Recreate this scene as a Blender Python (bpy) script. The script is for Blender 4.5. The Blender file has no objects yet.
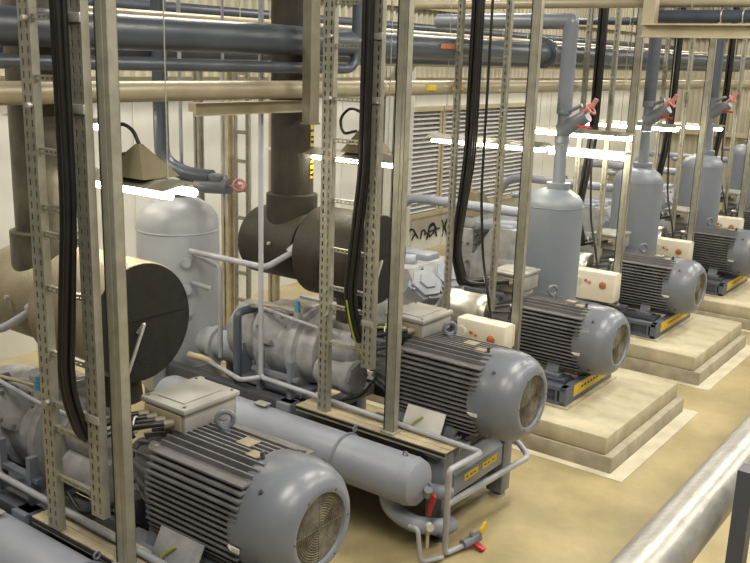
import bpy, bmesh, math, random
from mathutils import Vector, Matrix
random.seed(7)
S = bpy.context.scene
COL = S.collection
PI = math.pi
V = Vector

# ------------------------------------------------------------------ materials
def mat(name, col, rough=.5, metal=0., var=.12, scale=6., bump=0., bscale=40., col2=None, spots=0.):
    m = bpy.data.materials.new(name); m.use_nodes = True
    nt = m.node_tree; n = nt.nodes; l = nt.links
    b = n['Principled BSDF']
    b.inputs['Roughness'].default_value = rough; b.inputs['Metallic'].default_value = metal
    tc = n.new('ShaderNodeTexCoord')
    nz = n.new('ShaderNodeTexNoise'); nz.inputs['Scale'].default_value = scale; nz.inputs['Detail'].default_value = 6
    l.new(tc.outputs['Object'], nz.inputs['Vector'])
    rp = n.new('ShaderNodeValToRGB')
    rp.color_ramp.elements[0].position = .3; rp.color_ramp.elements[1].position = .7
    c2 = col2 or tuple(max(0, c * (1 - var * 2)) for c in col)
    c1 = tuple(min(1, c * (1 + var)) for c in col)
    rp.color_ramp.elements[0].color = (*c2, 1); rp.color_ramp.elements[1].color = (*c1, 1)
    l.new(nz.outputs['Fac'], rp.inputs['Fac'])
    out = rp.outputs['Color']
    if spots:
        n2 = n.new('ShaderNodeTexNoise'); n2.inputs['Scale'].default_value = 1.3; n2.inputs['Detail'].default_value = 8; n2.inputs['Roughness'].default_value = .7
        l.new(tc.outputs['Object'], n2.inputs['Vector'])
        r2 = n.new('ShaderNodeValToRGB'); r2.color_ramp.elements[0].position = .42; r2.color_ramp.elements[1].position = .62
        r2.color_ramp.elements[0].color = (1 - spots,) * 3 + (1,); r2.color_ramp.elements[1].color = (1, 1, 1, 1)
        l.new(n2.outputs['Fac'], r2.inputs['Fac'])
        mx = n.new('ShaderNodeMix'); mx.data_type = 'RGBA'; mx.blend_type = 'MULTIPLY'; mx.inputs[0].default_value = 1
        l.new(out, mx.inputs[6]); l.new(r2.outputs['Color'], mx.inputs[7]); out = mx.outputs[2]
    l.new(out, b.inputs['Base Color'])
    if bump:
        n3 = n.new('ShaderNodeTexNoise'); n3.inputs['Scale'].default_value = bscale; n3.inputs['Detail'].default_value = 3
        l.new(tc.outputs['Object'], n3.inputs['Vector'])
        bp = n.new('ShaderNodeBump'); bp.inputs['Strength'].default_value = bump; bp.inputs['Distance'].default_value = .01
        l.new(n3.outputs['Fac'], bp.inputs['Height']); l.new(bp.outputs['Normal'], b.inputs['Normal'])
    return m

def emit(name, col, st):
    m = bpy.data.materials.new(name); m.use_nodes = True
    b = m.node_tree.nodes['Principled BSDF']
    b.inputs['Base Color'].default_value = (*col, 1)
    b.inputs['Emission Color'].default_value = (*col, 1); b.inputs['Emission Strength'].default_value = st
    return m

M = dict(
    grey=mat('grey_blue_paint', (.168, .185, .222), .32, 0, .06, 3, .05, 60),
    grey2=mat('light_grey_blue_paint', (.26, .28, .34), .42, 0, .07, 2.5, .06, 50),
    fin=mat('dusty_fin_paint', (.165, .165, .172), .45, 0, .12, 8),
    core=mat('fin_gap_shade', (.035, .036, .04), .6, 0, .15, 5),  # housing colour darkened to paint the shade between the fins
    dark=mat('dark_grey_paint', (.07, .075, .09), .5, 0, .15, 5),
    tank=mat('tank_paint', (.17, .192, .23), .42, 0, .05, 2, .05, 40),
    tanklit=mat('lit_tank_paint', (.42, .44, .48), .38, 0, .05, 2, .05, 40),  # tank paint lightened to carry the light falling on the domed tank
    bed=mat('dark_blue_bed_paint', (.10, .115, .15), .45, 0, .1, 5),
    boxlid=mat('dusty_box_paint', (.30, .298, .285), .5, 0, .1, 5, .04, 30, col2=(.23, .222, .20)),
    boxside=mat('tan_gland_plate', (.30, .26, .18), .5, 0, .1, 6),
    grille=mat('dusty_brown_grille', (.15, .135, .10), .7, .1, .25, 18, .2, 90),
    galv=mat('galvanised_steel', (.48, .475, .44), .42, .55, .12, 14, .05, 60),
    galvy=mat('galvanised_strut', (.36, .35, .29), .42, .5, .10, 10, .04, 60),
    post=mat('brown_painted_post', (.20, .18, .13), .5, .2, .12, 6),
    tray=mat('dusty_tray', (.47, .41, .28), .55, .15, .15, 7),
    rubber=mat('black_rubber', (.012, .012, .012), .45, 0, .2, 10),
    cable=mat('black_cable', (.013, .012, .012), .4, 0, .2, 10),
    earth=mat('yellow_green_cable', (.30, .27, .03), .45, 0, .2, 30, col2=(.18, .26, .03)),
    lag=mat('dark_brown_insulation', (.026, .020, .011), .5, 0, .25, 5, .5, 120),
    lagface=mat('black_insulation_face', (.009, .0075, .0055), .8, 0, .3, 14, .6, 160),
    lagtan=mat('tan_insulation', (.27, .235, .155), .5, 0, .14, 4, .3, 60, col2=(.19, .16, .10)),
    ductgrey=mat('mottled_duct_cladding', (.115, .105, .08), .45, .2, .3, 5, .25, 40, col2=(.05, .045, .035)),
    alu=mat('shiny_aluminium', (.78, .75, .68), .36, .85, .05, 12),
    white=mat('off_white_box', (.66, .62, .52), .45, 0, .05, 4),
    orange=mat('orange_rust_mark', (.42, .16, .07), .6, 0, .2, 30),
    red=mat('red_lever', (.42, .02, .015), .35, 0, .08, 10),
    pink=mat('faded_pink_lever', (.55, .22, .22), .45, 0, .1, 10),
    yellow=mat('yellow_label', (.66, .46, .03), .5, 0, .1, 20),
    black=mat('black_print', (.015, .013, .01), .6),
    blue=mat('blue_cap', (.07, .28, .42), .4),
    pipeblue=mat('blue_grey_pipe', (.075, .09, .115), .35, 0, .08, 3, .05, 30),
    pipelight=mat('pale_grey_pipe', (.36, .37, .41), .35, 0, .06, 5),
    pipetan=mat('tan_pipe', (.36, .315, .22), .38, .1, .08, 4),
    beam=mat('tan_painted_steel', (.45, .40, .28), .5, .1, .08, 5),
    navy=mat('dark_navy_paint', (.045, .055, .08), .4, 0, .1, 5),
    bigpipe=mat('white_lagged_pipe', (.35, .345, .325), .34, .35, .10, 9, .3, 30, col2=(.27, .265, .25)),
    conc=mat('plinth_concrete', (.50, .455, .325), .75, 0, .09, 5, .2, 60, col2=(.40, .36, .25), spots=.2),
    concside=mat('lower_plinth_concrete', (.44, .40, .30), .8, 0, .1, 6, .2, 60, spots=.25),
    strip=mat('pale_floor_strip', (.58, .53, .41), .7, 0, .08, 5),
    floor=mat('yellow_beige_floor', (.46, .385, .215), .36, 0, .06, 1.5, .06, 30, col2=(.385, .32, .175), spots=.2),
    wall=mat('beige_wall', (.55, .53, .46), .7, 0, .04, 1.5),
    wallrib=mat('beige_cladding', (.46, .43, .34), .6, 0, .05, 2),
    panel=mat('pale_grey_panel', (.62, .62, .59), .6, 0, .04, 2),
    ceil=mat('dark_ceiling', (.16, .15, .13), .8, 0, .1, 2),
    slat=mat('louvre_slat', (.56, .57, .58), .4, .2, .06, 6),
    hood=mat('olive_hood', (.175, .15, .085), .5, .1, .1, 5),
    casting=mat('grey_casting', (.33, .335, .35), .45, 0, .16, 9, .15, 50),
    steel=mat('bolt_steel', (.22, .22, .22), .4, .6, .15, 20),
    paper=mat('pale_sheet_metal', (.62, .61, .58), .5, .1, .05, 8),
    tube=emit('fluorescent_tube', (1, .93, .74), 26),
)

# ------------------------------------------------------------------ mesh builder
class MB:
    def __init__(s): s.bm = bmesh.new()
    def _xf(s, vs, rot, c):
        if rot is not None:
            bmesh.ops.transform(s.bm, matrix=Matrix.Translation(c) @ rot.to_4x4() @ Matrix.Translation(-c), verts=vs)
    def box(s, x0, x1, y0, y1, z0, z1, bev=0, rot=None):
        r = bmesh.ops.create_cube(s.bm, size=1)
        vs = r['verts']; c = V(((x0 + x1) / 2, (y0 + y1) / 2, (z0 + z1) / 2))
        for v in vs:
            v.co = V((v.co.x * (x1 - x0), v.co.y * (y1 - y0), v.co.z * (z1 - z0))) + c
        if bev:
            es = list({e for v in vs for e in v.link_edges})
            k = bmesh.ops.bevel(s.bm, geom=es, offset=bev, segments=2, affect='EDGES', profile=.5)
            vs = list({v for f in k['faces'] for v in f.verts} | {v for v in vs if v.is_valid})
        s._xf(vs, rot, c)
        return s
    def bxc(s, c, d, bev=0, rot=None):
        return s.box(c[0]-d[0]/2, c[0]+d[0]/2, c[1]-d[1]/2, c[1]+d[1]/2, c[2]-d[2]/2, c[2]+d[2]/2, bev, rot)
    def lathe(s, p, d, prof, seg=32, cap0=True, cap1=True):
        p = V(p); d = V(d).normalized()
        a = d.cross(V((0, 0, 1)))
        if a.length < 1e-3: a = V((1, 0, 0))
        a.normalize(); b = d.cross(a)
        rings = []
        for t, r in prof:
            rings.append([s.bm.verts.new(p + d * t + (a * math.cos(2*PI*i/seg) + b * math.sin(2*PI*i/seg)) * max(r, 1e-4)) for i in range(seg)])
        for q, w in zip(rings, rings[1:]):
            for i in range(seg):
                j = (i + 1) % seg
                s.bm.faces.new((q[i], q[j], w[j], w[i]))
        if cap0: s.bm.faces.new(rings[0][::-1])
        if cap1: s.bm.faces.new(rings[-1])
        return s
    def cyl(s, p0, p1, r, r1=None, seg=20):
        p0 = V(p0); p1 = V(p1)
        return s.lathe(p0, p1 - p0, [(0, r), ((p1 - p0).length, r if r1 is None else r1)], seg)
    def tube(s, pts, r, seg=12, bend=0, n=6):
        pts = [V(p) for p in pts]
        if bend:
            q = [pts[0]]
            for a, b, c in zip(pts, pts[1:], pts[2:]):
                u = (a - b); w = (c - b)
                k = min(bend, u.length * .49, w.length * .49)
                A = b + u.normalized() * k; B = b + w.normalized() * k
                for i in range(n + 1):
                    t = i / n
                    q.append(A * (1-t)**2 + b * 2*t*(1-t) + B * t*t)
            q.append(pts[-1]); pts = q
        # drop duplicates
        q = [pts[0]]
        for p in pts[1:]:
            if (p - q[-1]).length > 1e-5: q.append(p)
        pts = q
        d0 = (pts[1] - pts[0]).normalized()
        a = d0.cross(V((0, 0, 1)))
        if a.length < 1e-2: a = V((1, 0, 0))
        a.normalize()
        rings = []
        for i, p in enumerate(pts):
            d = ((pts[min(i+1, len(pts)-1)] - pts[max(i-1, 0)])).normalized()
            a = (a - d * a.dot(d)).normalized(); b = d.cross(a)
            rings.append([s.bm.verts.new(p + (a * math.cos(2*PI*k/seg) + b * math.sin(2*PI*k/seg)) * r) for k in range(seg)])
        for q, w in zip(rings, rings[1:]):
            for i in range(seg):
                j = (i + 1) % seg
                s.bm.faces.new((q[i], q[j], w[j], w[i]))
        s.bm.faces.new(rings[0][::-1]); s.bm.faces.new(rings[-1])
        return s
    def torus(s, c, nrm, R, r, seg=24, sg=8):
        c = V(c); d = V(nrm).normalized(); a = d.cross(V((0, 0, 1)))
        if a.length < 1e-3: a = V((1, 0, 0))
        a.normalize(); b = d.cross(a)
        rings = []
        for i in range(seg):
            t = 2*PI*i/seg; e = a * math.cos(t) + b * math.sin(t)
            rings.append([s.bm.verts.new(c + e * (R + r * math.cos(2*PI*k/sg)) + d * r * math.sin(2*PI*k/sg)) for k in range(sg)])
        for i in range(seg):
            q, w = rings[i], rings[(i+1) % seg]
            for k in range(sg):
                j = (k+1) % sg
                s.bm.faces.new((q[k], q[j], w[j], w[k]))
        return s
    def prism(s, poly, d):
        d = V(d); a = [s.bm.verts.new(V(p)) for p in poly]; b = [s.bm.verts.new(V(p) + d) for p in poly]
        s.bm.faces.new(a[::-1]); s.bm.faces.new(b)
        for i in range(len(a)):
            j = (i+1) % len(a); s.bm.faces.new((a[i], a[j], b[j], b[i]))
        return s
    def build(s, name, m, parent=None, off=(0, 0, 0)):
        bmesh.ops.recalc_face_normals(s.bm, faces=s.bm.faces)
        me = bpy.data.meshes.new(name)
        o = V(off)
        for v in s.bm.verts: v.co -= o
        s.bm.to_mesh(me); s.bm.free()
        for p in me.polygons: p.use_smooth = True
        me.set_sharp_from_angle(angle=math.radians(38))
        me.materials.append(M[m] if isinstance(m, str) else m)
        ob = bpy.data.objects.new(name, me); COL.objects.link(ob)
        if parent is not None: ob.parent = parent
        return ob

class T:
    """one thing: an Empty at its base; parts are built in the same unit coordinates"""
    def __init__(s, name, label, cat, base, group=None, shift=(0, 0, 0)):
        s.base = V(base); s.o = bpy.data.objects.new(name, None); COL.objects.link(s.o)
        s.o.empty_display_size = .1
        s.o.location = s.base + V(shift)
        s.o['label'] = label; s.o['category'] = cat
        if group: s.o['group'] = group
    def part(s, name, mb, m, parent=None, label=None):
        o = mb.build(name, m, parent or s.o, s.base)
        if label: o['label'] = label
        return o

def solo(name, mb, m, label, cat, group=None, base=None):
    """a thing that is a single mesh"""
    b = V(base) if base is not None else sum((v.co for v in mb.bm.verts), V()) / max(1, len(mb.bm.verts))
    o = mb.build(name, m, None, b); o.location = b
    o['label'] = label; o['category'] = cat
    if group: o['group'] = group
    return o

def copy_thing(o, d, label=None, parent=None):
    c = o.copy(); COL.objects.link(c)
    if parent is None:
        c.location = o.location + V(d)
        if label: c['label'] = label
    else: c.parent = parent
    for ch in [k for k in bpy.data.objects if k.parent == o]:
        copy_thing(ch, d, None, c)
    return c

def struct(name, mb, m):
    o = mb.build(name, m); o['kind'] = 'structure'; return o

def slotted(mb, x, y, z0, z1, w=.1, d=.045, cols=2, pitch=.06):
    """slotted channel: front web (towards -y) with rows of real slots, back web, side flanges"""
    x0 = x - w/2
    sw = .012                                       # slot width
    edges = [x0]
    for k in range(cols):
        cx = x0 + w * (k + .5) / cols
        edges += [cx - sw/2, cx + sw/2]
    edges.append(x0 + w)
    for k in range(0, len(edges), 2): mb.box(edges[k], edges[k+1], y, y+.004, z0, z1)
    n = int((z1 - z0) / pitch)
    for k in range(1, len(edges)-1, 2):
        for i in range(n + 1):
            z = z0 + i * pitch
            mb.box(edges[k], edges[k+1], y, y+.004, z, min(z1, z + pitch * .45))
    mb.box(x0, x0+.004, y+.004, y+d, z0, z1); mb.box(x0+w-.004, x0+w, y+.004, y+d, z0, z1)
    mb.box(x0+.004, x0+w-.004, y+d-.004, y+d, z0, z1)
    return mb

def slotted_h(mb, x0, x1, y, z, h=.03, d=.025):
    mb.box(x0, x1, y, y+.003, z, z+.009); mb.box(x0, x1, y, y+.003, z+h-.009, z+h)
    n = max(2, int((x1-x0)/.035))
    for i in range(n):
        a = x0 + (x1-x0)*i/n; mb.box(a, a+.012, y, y+.003, z+.009, z+h-.009)
    mb.box(x0, x1, y+.003, y+d, z+h-.003, z+h); mb.box(x0, x1, y+.003, y+d, z, z+.003)
    return mb

def bolts(mb, c, nrm, R, n, r=.012, h=.016, a0=0):
    c = V(c); d = V(nrm).normalized(); a = d.cross(V((0, 0, 1)))
    if a.length < 1e-3: a = V((1, 0, 0))
    a.normalize(); b = d.cross(a)
    for i in range(n):
        t = a0 + 2*PI*i/n
        p = c + (a*math.cos(t) + b*math.sin(t)) * R
        mb.cyl(p, p + d*h, r, seg=6)
    return mb

def bolt_parts(t, parent, name, m, c, nrm, Rr, n, r=.012, h=.016, a0=0):
    c = V(c); d = V(nrm).normalized(); a = d.cross(V((0, 0, 1)))
    if a.length < 1e-3: a = V((1, 0, 0))
    a.normalize(); b = d.cross(a)
    for i in range(n):
        u = a0 + 2*PI*i/n; p = c + (a*math.cos(u) + b*math.sin(u)) * Rr
        q = MB(); q.cyl(p, p + d*h, r, seg=6); t.part(name, q, m, parent)

Y1, Y2 = 3.23, 5.57
P3, P4, P5, P6 = (0, 7.9), (-.12, 10.65), (-.12, 13.3), (-.15, 15.95)

# ------------------------------------------------------------------ the hall
def mkbox(*a): return MB().box(*a)
struct('floor', mkbox(-9, 3.2, -1, 26, -.1, 0), 'floor')
struct('ceiling', mkbox(-9, 3.2, -1, 26, 6, 6.1), 'ceil')
w = MB(); w.box(-9.2, -9, -1, 26, 0, 3.05)
for k in range(0, 27): w.box(-9, -8.985, -1 + k * 1.02, -1 + k * 1.02 + .03, 0, 3.05)
struct('wall_back', w, 'panel')
w = MB(); w.box(-9.2, -9, -1, 26, 3.05, 6)
for k in range(170):
    y = -1 + k * .16
    if y < 25.9: w.prism([(-9, y, 3.05), (-8.95, y+.03, 3.05), (-8.95, y+.08, 3.05), (-9, y+.11, 3.05)], (0, 0, 2.95))
struct('wall_back_cladding', w, 'wallrib')
w = MB(); w.box(-9, 3.2, 26, 26.2, 0, 6)
for k in range(76):
    x = -8.9 + k * .16
    w.prism([(x, 26, 0), (x+.03, 25.95, 0), (x+.08, 25.95, 0), (x+.11, 26, 0)], (0, 0, 6))
struct('wall_far', w, 'wallrib')
w = MB()
for z in (3.05, 4.3): w.box(-8.95, -8.85, -1, 26, z-.07, z+.05)
struct('trim_1', w, 'beam')
w = MB()
for x in (-7.4, -4.4, -1.4): w.box(x, x+.2, 25.75, 25.95, 0, 6)
for z in (1.6, 3.0, 4.2): w.box(-9, 3.2, 25.8, 25.95, z, z+.14)
struct('trim_2', w, 'beam')

# louvred windows along the back wall
def louvre(name, y0, y1, z0=.72, z1=2.52):
    o = MB()
    o.box(-9, -8.9, y0, y0+.06, z0, z1); o.box(-9, -8.9, y1-.06, y1, z0, z1)
    o.box(-9, -8.88, y0, y1, z1, z1+.08); o.box(-9, -8.84, y0, y1, z0-.07, z0)
    fr = struct(name, o, 'beam')
    s = MB(); n = 22
    for i in range(n):
        z = z0 + (z1-z0) * (i+.5) / n
        s.prism([(-8.99, y0+.06, z+.035), (-8.985, y0+.06, z+.04), (-8.90, y0+.06, z-.02), (-8.905, y0+.06, z-.028)], (0, y1-y0-.12, 0))
    s.build('louvre_slats', 'slat', fr)
for i, (a, b) in enumerate(((12.95, 14.0), (14.05, 15.1), (15.15, 16.2), (16.25, 17.3))):
    louvre('window_%d' % (i+1), a, b)

# hand painted black letters under the louvres
g = MB()
def stroke(pts): g.tube([(-8.985, 13.2 + p[0]*1.5, .13 + p[1]*.36) for p in pts], .016, 6, .08)
stroke([(0, .75), (.08, .85), (.14, .6), (.2, .3)]); stroke([(.14, .55), (.06, .25)])
stroke([(.26, .2), (.28, .6), (.34, .65), (.36, .5)])
stroke([(.4, .1), (.46, .85), (.56, .9), (.62, .15)]); stroke([(.34, .4), (.5, .5), (.68, .55)]); stroke([(.46, .2), (.42, .6), (.52, .85), (.62, .6), (.52, .3), (.46, .2)])
stroke([(.74, .95), (.78, .5), (.75, .05)]); stroke([(.86, .95), (.8, .55), (.88, 0)])
stroke([(.97, .95), (.98, .1)]); stroke([(1.08, .9), (1.0, .5), (1.1, .15)])
solo('painted_lettering', g, 'black', 'large black hand painted letters on the wall under the louvres', 'lettering')

# ------------------------------------------------------------------ electric motor (unit coordinates, fan end at x=-2.66, axis z=1.05)
def make_motor(label, shift, tbs=(0, 0, 0)):
    t = T('electric_motor', label, 'motor', (-3.4, 0, .7), 'electric drive motors', shift)
    ax = 1.05
    h = MB(); h.lathe((-3.98, 0, ax), (1, 0, 0), [(.24, .26), (.27, .275), (.96, .275), (.98, .26)], 40)
    t.part('housing', h, 'core')
    f = MB()
    x0, x1 = -3.65, -2.95
    for i in range(15):                       # side fins
        z = -.245 + i * .035
        for s in (-1, 1):
            yi = math.sqrt(max(0, .27**2 - z*z)); yo = .325 - max(0, abs(z)-.15) * .45
            a, b = sorted((s*yi*.95, s*yo))
            f.box(x0, x1, a, b, ax+z-.006, ax+z+.006)
    for i in range(11):                       # top and bottom fins
        y = -.2 + i*.04
        for s in (-1, 1):
            zi = math.sqrt(.27**2 - y*y); zo = .318 - max(0, abs(y)-.12)*.45
            a, b = sorted((s*zi*.95, s*zo))
            f.box(x0, x1, y-.006, y+.006, ax+a, ax+b)
    t.part('cooling_fins', f, 'fin')
    c = MB(); c.lathe((-3.09, 0, ax), (1, 0, 0), [(.07, .322), (.10, .33), (.24, .333), (.30, .325), (.36, .302), (.40, .268), (.425, .235), (.43, .215), (.425, .195), (.405, .19)], 48, True, False)
    t.part('fan_cowl', c, 'grey')
    gmb = MB(); gmb.lathe((-2.69, 0, ax), (1, 0, 0), [(0, .193), (.008, .193)], 40)
    for k in range(1, 14): gmb.torus((-2.681, 0, ax), (1, 0, 0), k*.0136, .0035, 32, 4)
    for k in range(4):
        a = k*PI/4; d = V((0, math.cos(a), math.sin(a)))*.188
        gmb.cyl(V((-2.681, 0, ax))-d, V((-2.681, 0, ax))+d, .003, seg=6)
    t.part('fan_grille', gmb, 'grille')
    for k in range(4):
        a = PI/4 + k*PI/2
        b = MB(); b.cyl((-2.86, .325*math.cos(a), ax+.325*math.sin(a)), (-2.86, .345*math.cos(a), ax+.345*math.sin(a)), .012, seg=8)
        t.part('cowl_screw', b, 'dark')
    bolt_parts(t, None, 'face_screw', 'dark', (-2.664, 0, ax), (1, 0, 0), .213, 6, .007, .006)
    b = MB(); b.cyl((-3.0, -.08, ax+.32), (-3.0, -.085, ax+.36), .012, seg=8); t.part('breather_plug', b, 'dark')
    e = MB(); e.lathe((-4.0, 0, ax), (-1, 0, 0), [(-.36, .30), (-.31, .30), (-.29, .26), (-.10, .19), (-.04, .15), (.0, .12)], 32)
    for k in range(20):
        a = 2*PI*k/20; ca, sa = math.cos(a), math.sin(a)
        e.prism([(-3.68, .2*ca-.006*sa, ax+.2*sa+.006*ca), (-3.97, .14*ca-.006*sa, ax+.14*sa+.006*ca), (-3.97, .19*ca-.006*sa, ax+.19*sa+.006*ca), (-3.68, .30*ca-.006*sa, ax+.30*sa+.006*ca)], (0, .012*sa, -.012*ca))
    t.part('end_shield', e, 'fin')
    s = MB(); s.cyl((-3.98, 0, ax), (-4.1, 0, ax), .045); s.cyl((-4.03, 0, ax), (-4.08, 0, ax), .1, seg=28)
    t.part('shaft_coupling', s, 'dark')
    for x in (-3.62, -3.2):
        for sy in (-1, 1):
            q = MB(); q.box(x-.09, x+.09, sy*.27-.07, sy*.27+.07, .70, .735, .006)
            q.prism([(x-.06, sy*.16, ax-.25), (x-.06, sy*.25, .735), (x-.06, sy*.31, .735), (x-.06, sy*.24, ax-.13)], (.12, 0, 0))
            q.cyl((x+.05, sy*.31, .735), (x+.05, sy*.31, .765), .018, seg=6)
            t.part('foot', q, 'grey')
    # terminal box on top
    ox, oy, oz = tbs
    def bx(q, x0, x1, y0, y1, z0, z1, bev=0): return q.box(x0+ox, x1+ox, y0+oy, y1+oy, z0+oz, z1+oz, bev)
    q = bx(MB(), -3.89, -3.55, -.12, .28, 1.36-oz*.7, 1.47, .012); q.box(-3.82+ox*.6, -3.62+ox*.6, -.04+oy, .2+oy, 1.26, 1.38+oz)
    tb = t.part('terminal_box', q, 'boxlid')
    q = bx(MB(), -3.905, -3.535, -.135, .295, 1.47, 1.505, .012); bx(q, -3.83, -3.61, -.07, .23, 1.505, 1.511, .004)
    t.part('lid', q, 'boxlid', tb)
    for x in (-3.87, -3.57):
        for y in (-.1, .26):
            q = MB(); q.cyl((x+ox, y+oy, 1.505+oz), (x+ox, y+oy, 1.513+oz), .009, seg=6); t.part('lid_screw', q, 'steel', tb)
    q = bx(MB(), -3.87, -3.57, -.135, -.12, 1.37, 1.465, .004)
    t.part('gland_plate', q, 'boxside', tb)
    for x in (-3.83, -3.76, -3.69, -3.62):
        q = MB(); q.cyl((x+ox, -.135+oy, 1.415+oz), (x-.03+ox, -.18+oy, 1.41+oz), .026, seg=10); t.part('cable_gland', q, 'post', tb)
    q = bx(MB(), -3.9, -3.86, .29, .32, 1.44, 1.5, .004); t.part('lid_latch', q, 'boxlid', tb)
    q = MB(); q.cyl((-3.42, .06, 1.345), (-3.42, .06, 1.385), .028, seg=14); q.torus((-3.42, .06, 1.43), (.75, -.66, 0), .045, .016)
    t.part('lifting_eye', q, 'grey')
    for a in ((-3.25, -3.15, -.03, .06, 1.366, 1.376), (-3.11, -3.03, -.1, -.03, 1.362, 1.372)):
        q = MB(); q.box(*a, .003); t.part('rating_plate', q, 'boxside', label='brown plate on top of the motor')
    q = MB(); q.cyl((-3.73, -.2, 1.27), (-3.63, -.2, 1.27), .028, seg=14)
    t.part('drain_plug', q, 'alu')
    q = MB(); q.cyl((-3.0, -.33, .98), (-2.97, -.345, .98), .008, seg=6); q.box(-2.98, -2.92, -.342, -.333, .965, .99)
    t.part('cowl_tag', q, 'paper')
    return t.o
m1 = make_motor('large finned electric motor nearest the camera under the tan insulated drum', (0, Y1, 0))
copy_thing(m1, (0, Y2-Y1, 0), 'finned electric motor on the skid right of the dark brown insulated drum')
ML = ['finned grey electric motor on the nearest concrete plinth, in front of the first tall tank',
      'finned grey electric motor on the second concrete plinth, before the second tall tank',
      'finned grey electric motor cut by the frame edge on the third plinth',
      'far electric motor behind the cut off motor, on the fourth plinth']
mp = None
for (dx, y), lb in zip((P3, P4, P5, P6), ML):
    if mp is None: mp = make_motor(lb, (dx-.26, y, -.19), (-.14, 0, .065))
    else: copy_thing(mp, (dx, y-P3[1], 0), lb)

# a cover plate with yellow wire leaning on each skid motor
for y, lb in ((Y1, 'dull grey guard plate under the fins of the nearest motor'), (Y2, 'pale tilted guard plate with wire below fins of motor beside dark drum')):
    gm = 'casting' if y == Y1 else 'paper'
    t = T('guard_plate', lb, 'guard plate', (-3.35, -.37, .76), 'guard plates under the motors', (0, y, 0))
    q = MB(); q.box(-3.5, -3.17, -.385, -.37, .76, .93, .003, rot=Matrix.Rotation(math.radians(-28), 3, 'X'))
    t.part('plate', q, gm)
    q = MB(); q.tube([(-3.34, -.385, .87), (-3.4, -.43, .82), (-3.42, -.44, .70)], .008, 8, .03)
    t.part('wire', q, 'earth')

# ------------------------------------------------------------------ screw compressor skid
SK = {Y1: 'under the tan insulated drum', Y2: 'under the dark brown insulated drum'}
def make_skid(y):
    t = T('skid_frame', 'grey steel skid carrying the motor and compressor ' + SK[y], 'skid frame', (-4.6, 0, 0), 'compressor skids', (0, y, 0))
    for s in (-1, 1):
        q = MB(); q.box(-6.2, -3.08, s*.44-.05, s*.44+.05, .56, .69, .006); q.box(-6.2, -3.08, s*.44-.045, s*.44+.045, .22, .32, .006)
        t.part('side_rail', q, 'dark')
    for x in (-6.1, -5.2, -4.4, -3.75, -3.2):
        q = MB(); q.box(x-.05, x+.05, -.39, .39, .58, .66); t.part('cross_member', q, 'dark')
    for a, b in ((-.37, -.18), (.18, .37)):
        q = MB(); q.box(-3.9, -3.05, a, b, .66, .70); t.part('motor_rail', q, 'grey')
    q = MB(); q.box(-6.2, -3.12, -.39, .39, .2, .22); t.part('shade_plate', q, 'dark')  # added dark plate, gives the open skid interior its shade
    q = MB(); q.box(-3.14, -3.06, -.36, .36, .32, .48, .008); q.prism([(-3.3, -.36, .69), (-3.06, -.36, .48), (-3.10, -.36, .48), (-3.34, -.36, .69)], (0, .72, 0))
    e = t.part('end_plate', q, 'grey')
    for a, b in ((-.22, -.02), (.04, .26)):
        q = MB(); q.box(-3.062, -3.055, a, b, .39, .44); l = t.part('label', q, 'yellow', e)
    q = MB()
    for a in (-.2, -.14, -.09, .07, .12, .19): q.box(-3.055, -3.0535, a, a+.03, .41, .42)
    t.part('label_print', q, 'black', e)
    for x in (-6.1, -4.6, -3.13):
        for s in (-1, 1):
            q = MB(); q.box(x-.07, x+.07, s*.45-.07, s*.45+.07, .05, .69, .008)
            lg = t.part('leg', q, 'grey')
            q = MB(); q.cyl((x, s*.45, 0), (x, s*.45, .022), .065); q.cyl((x, s*.45, .022), (x, s*.45, .05), .025)
            t.part('foot_pad', q, 'galv' if s > 0 else 'dark', lg)
    return t
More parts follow.
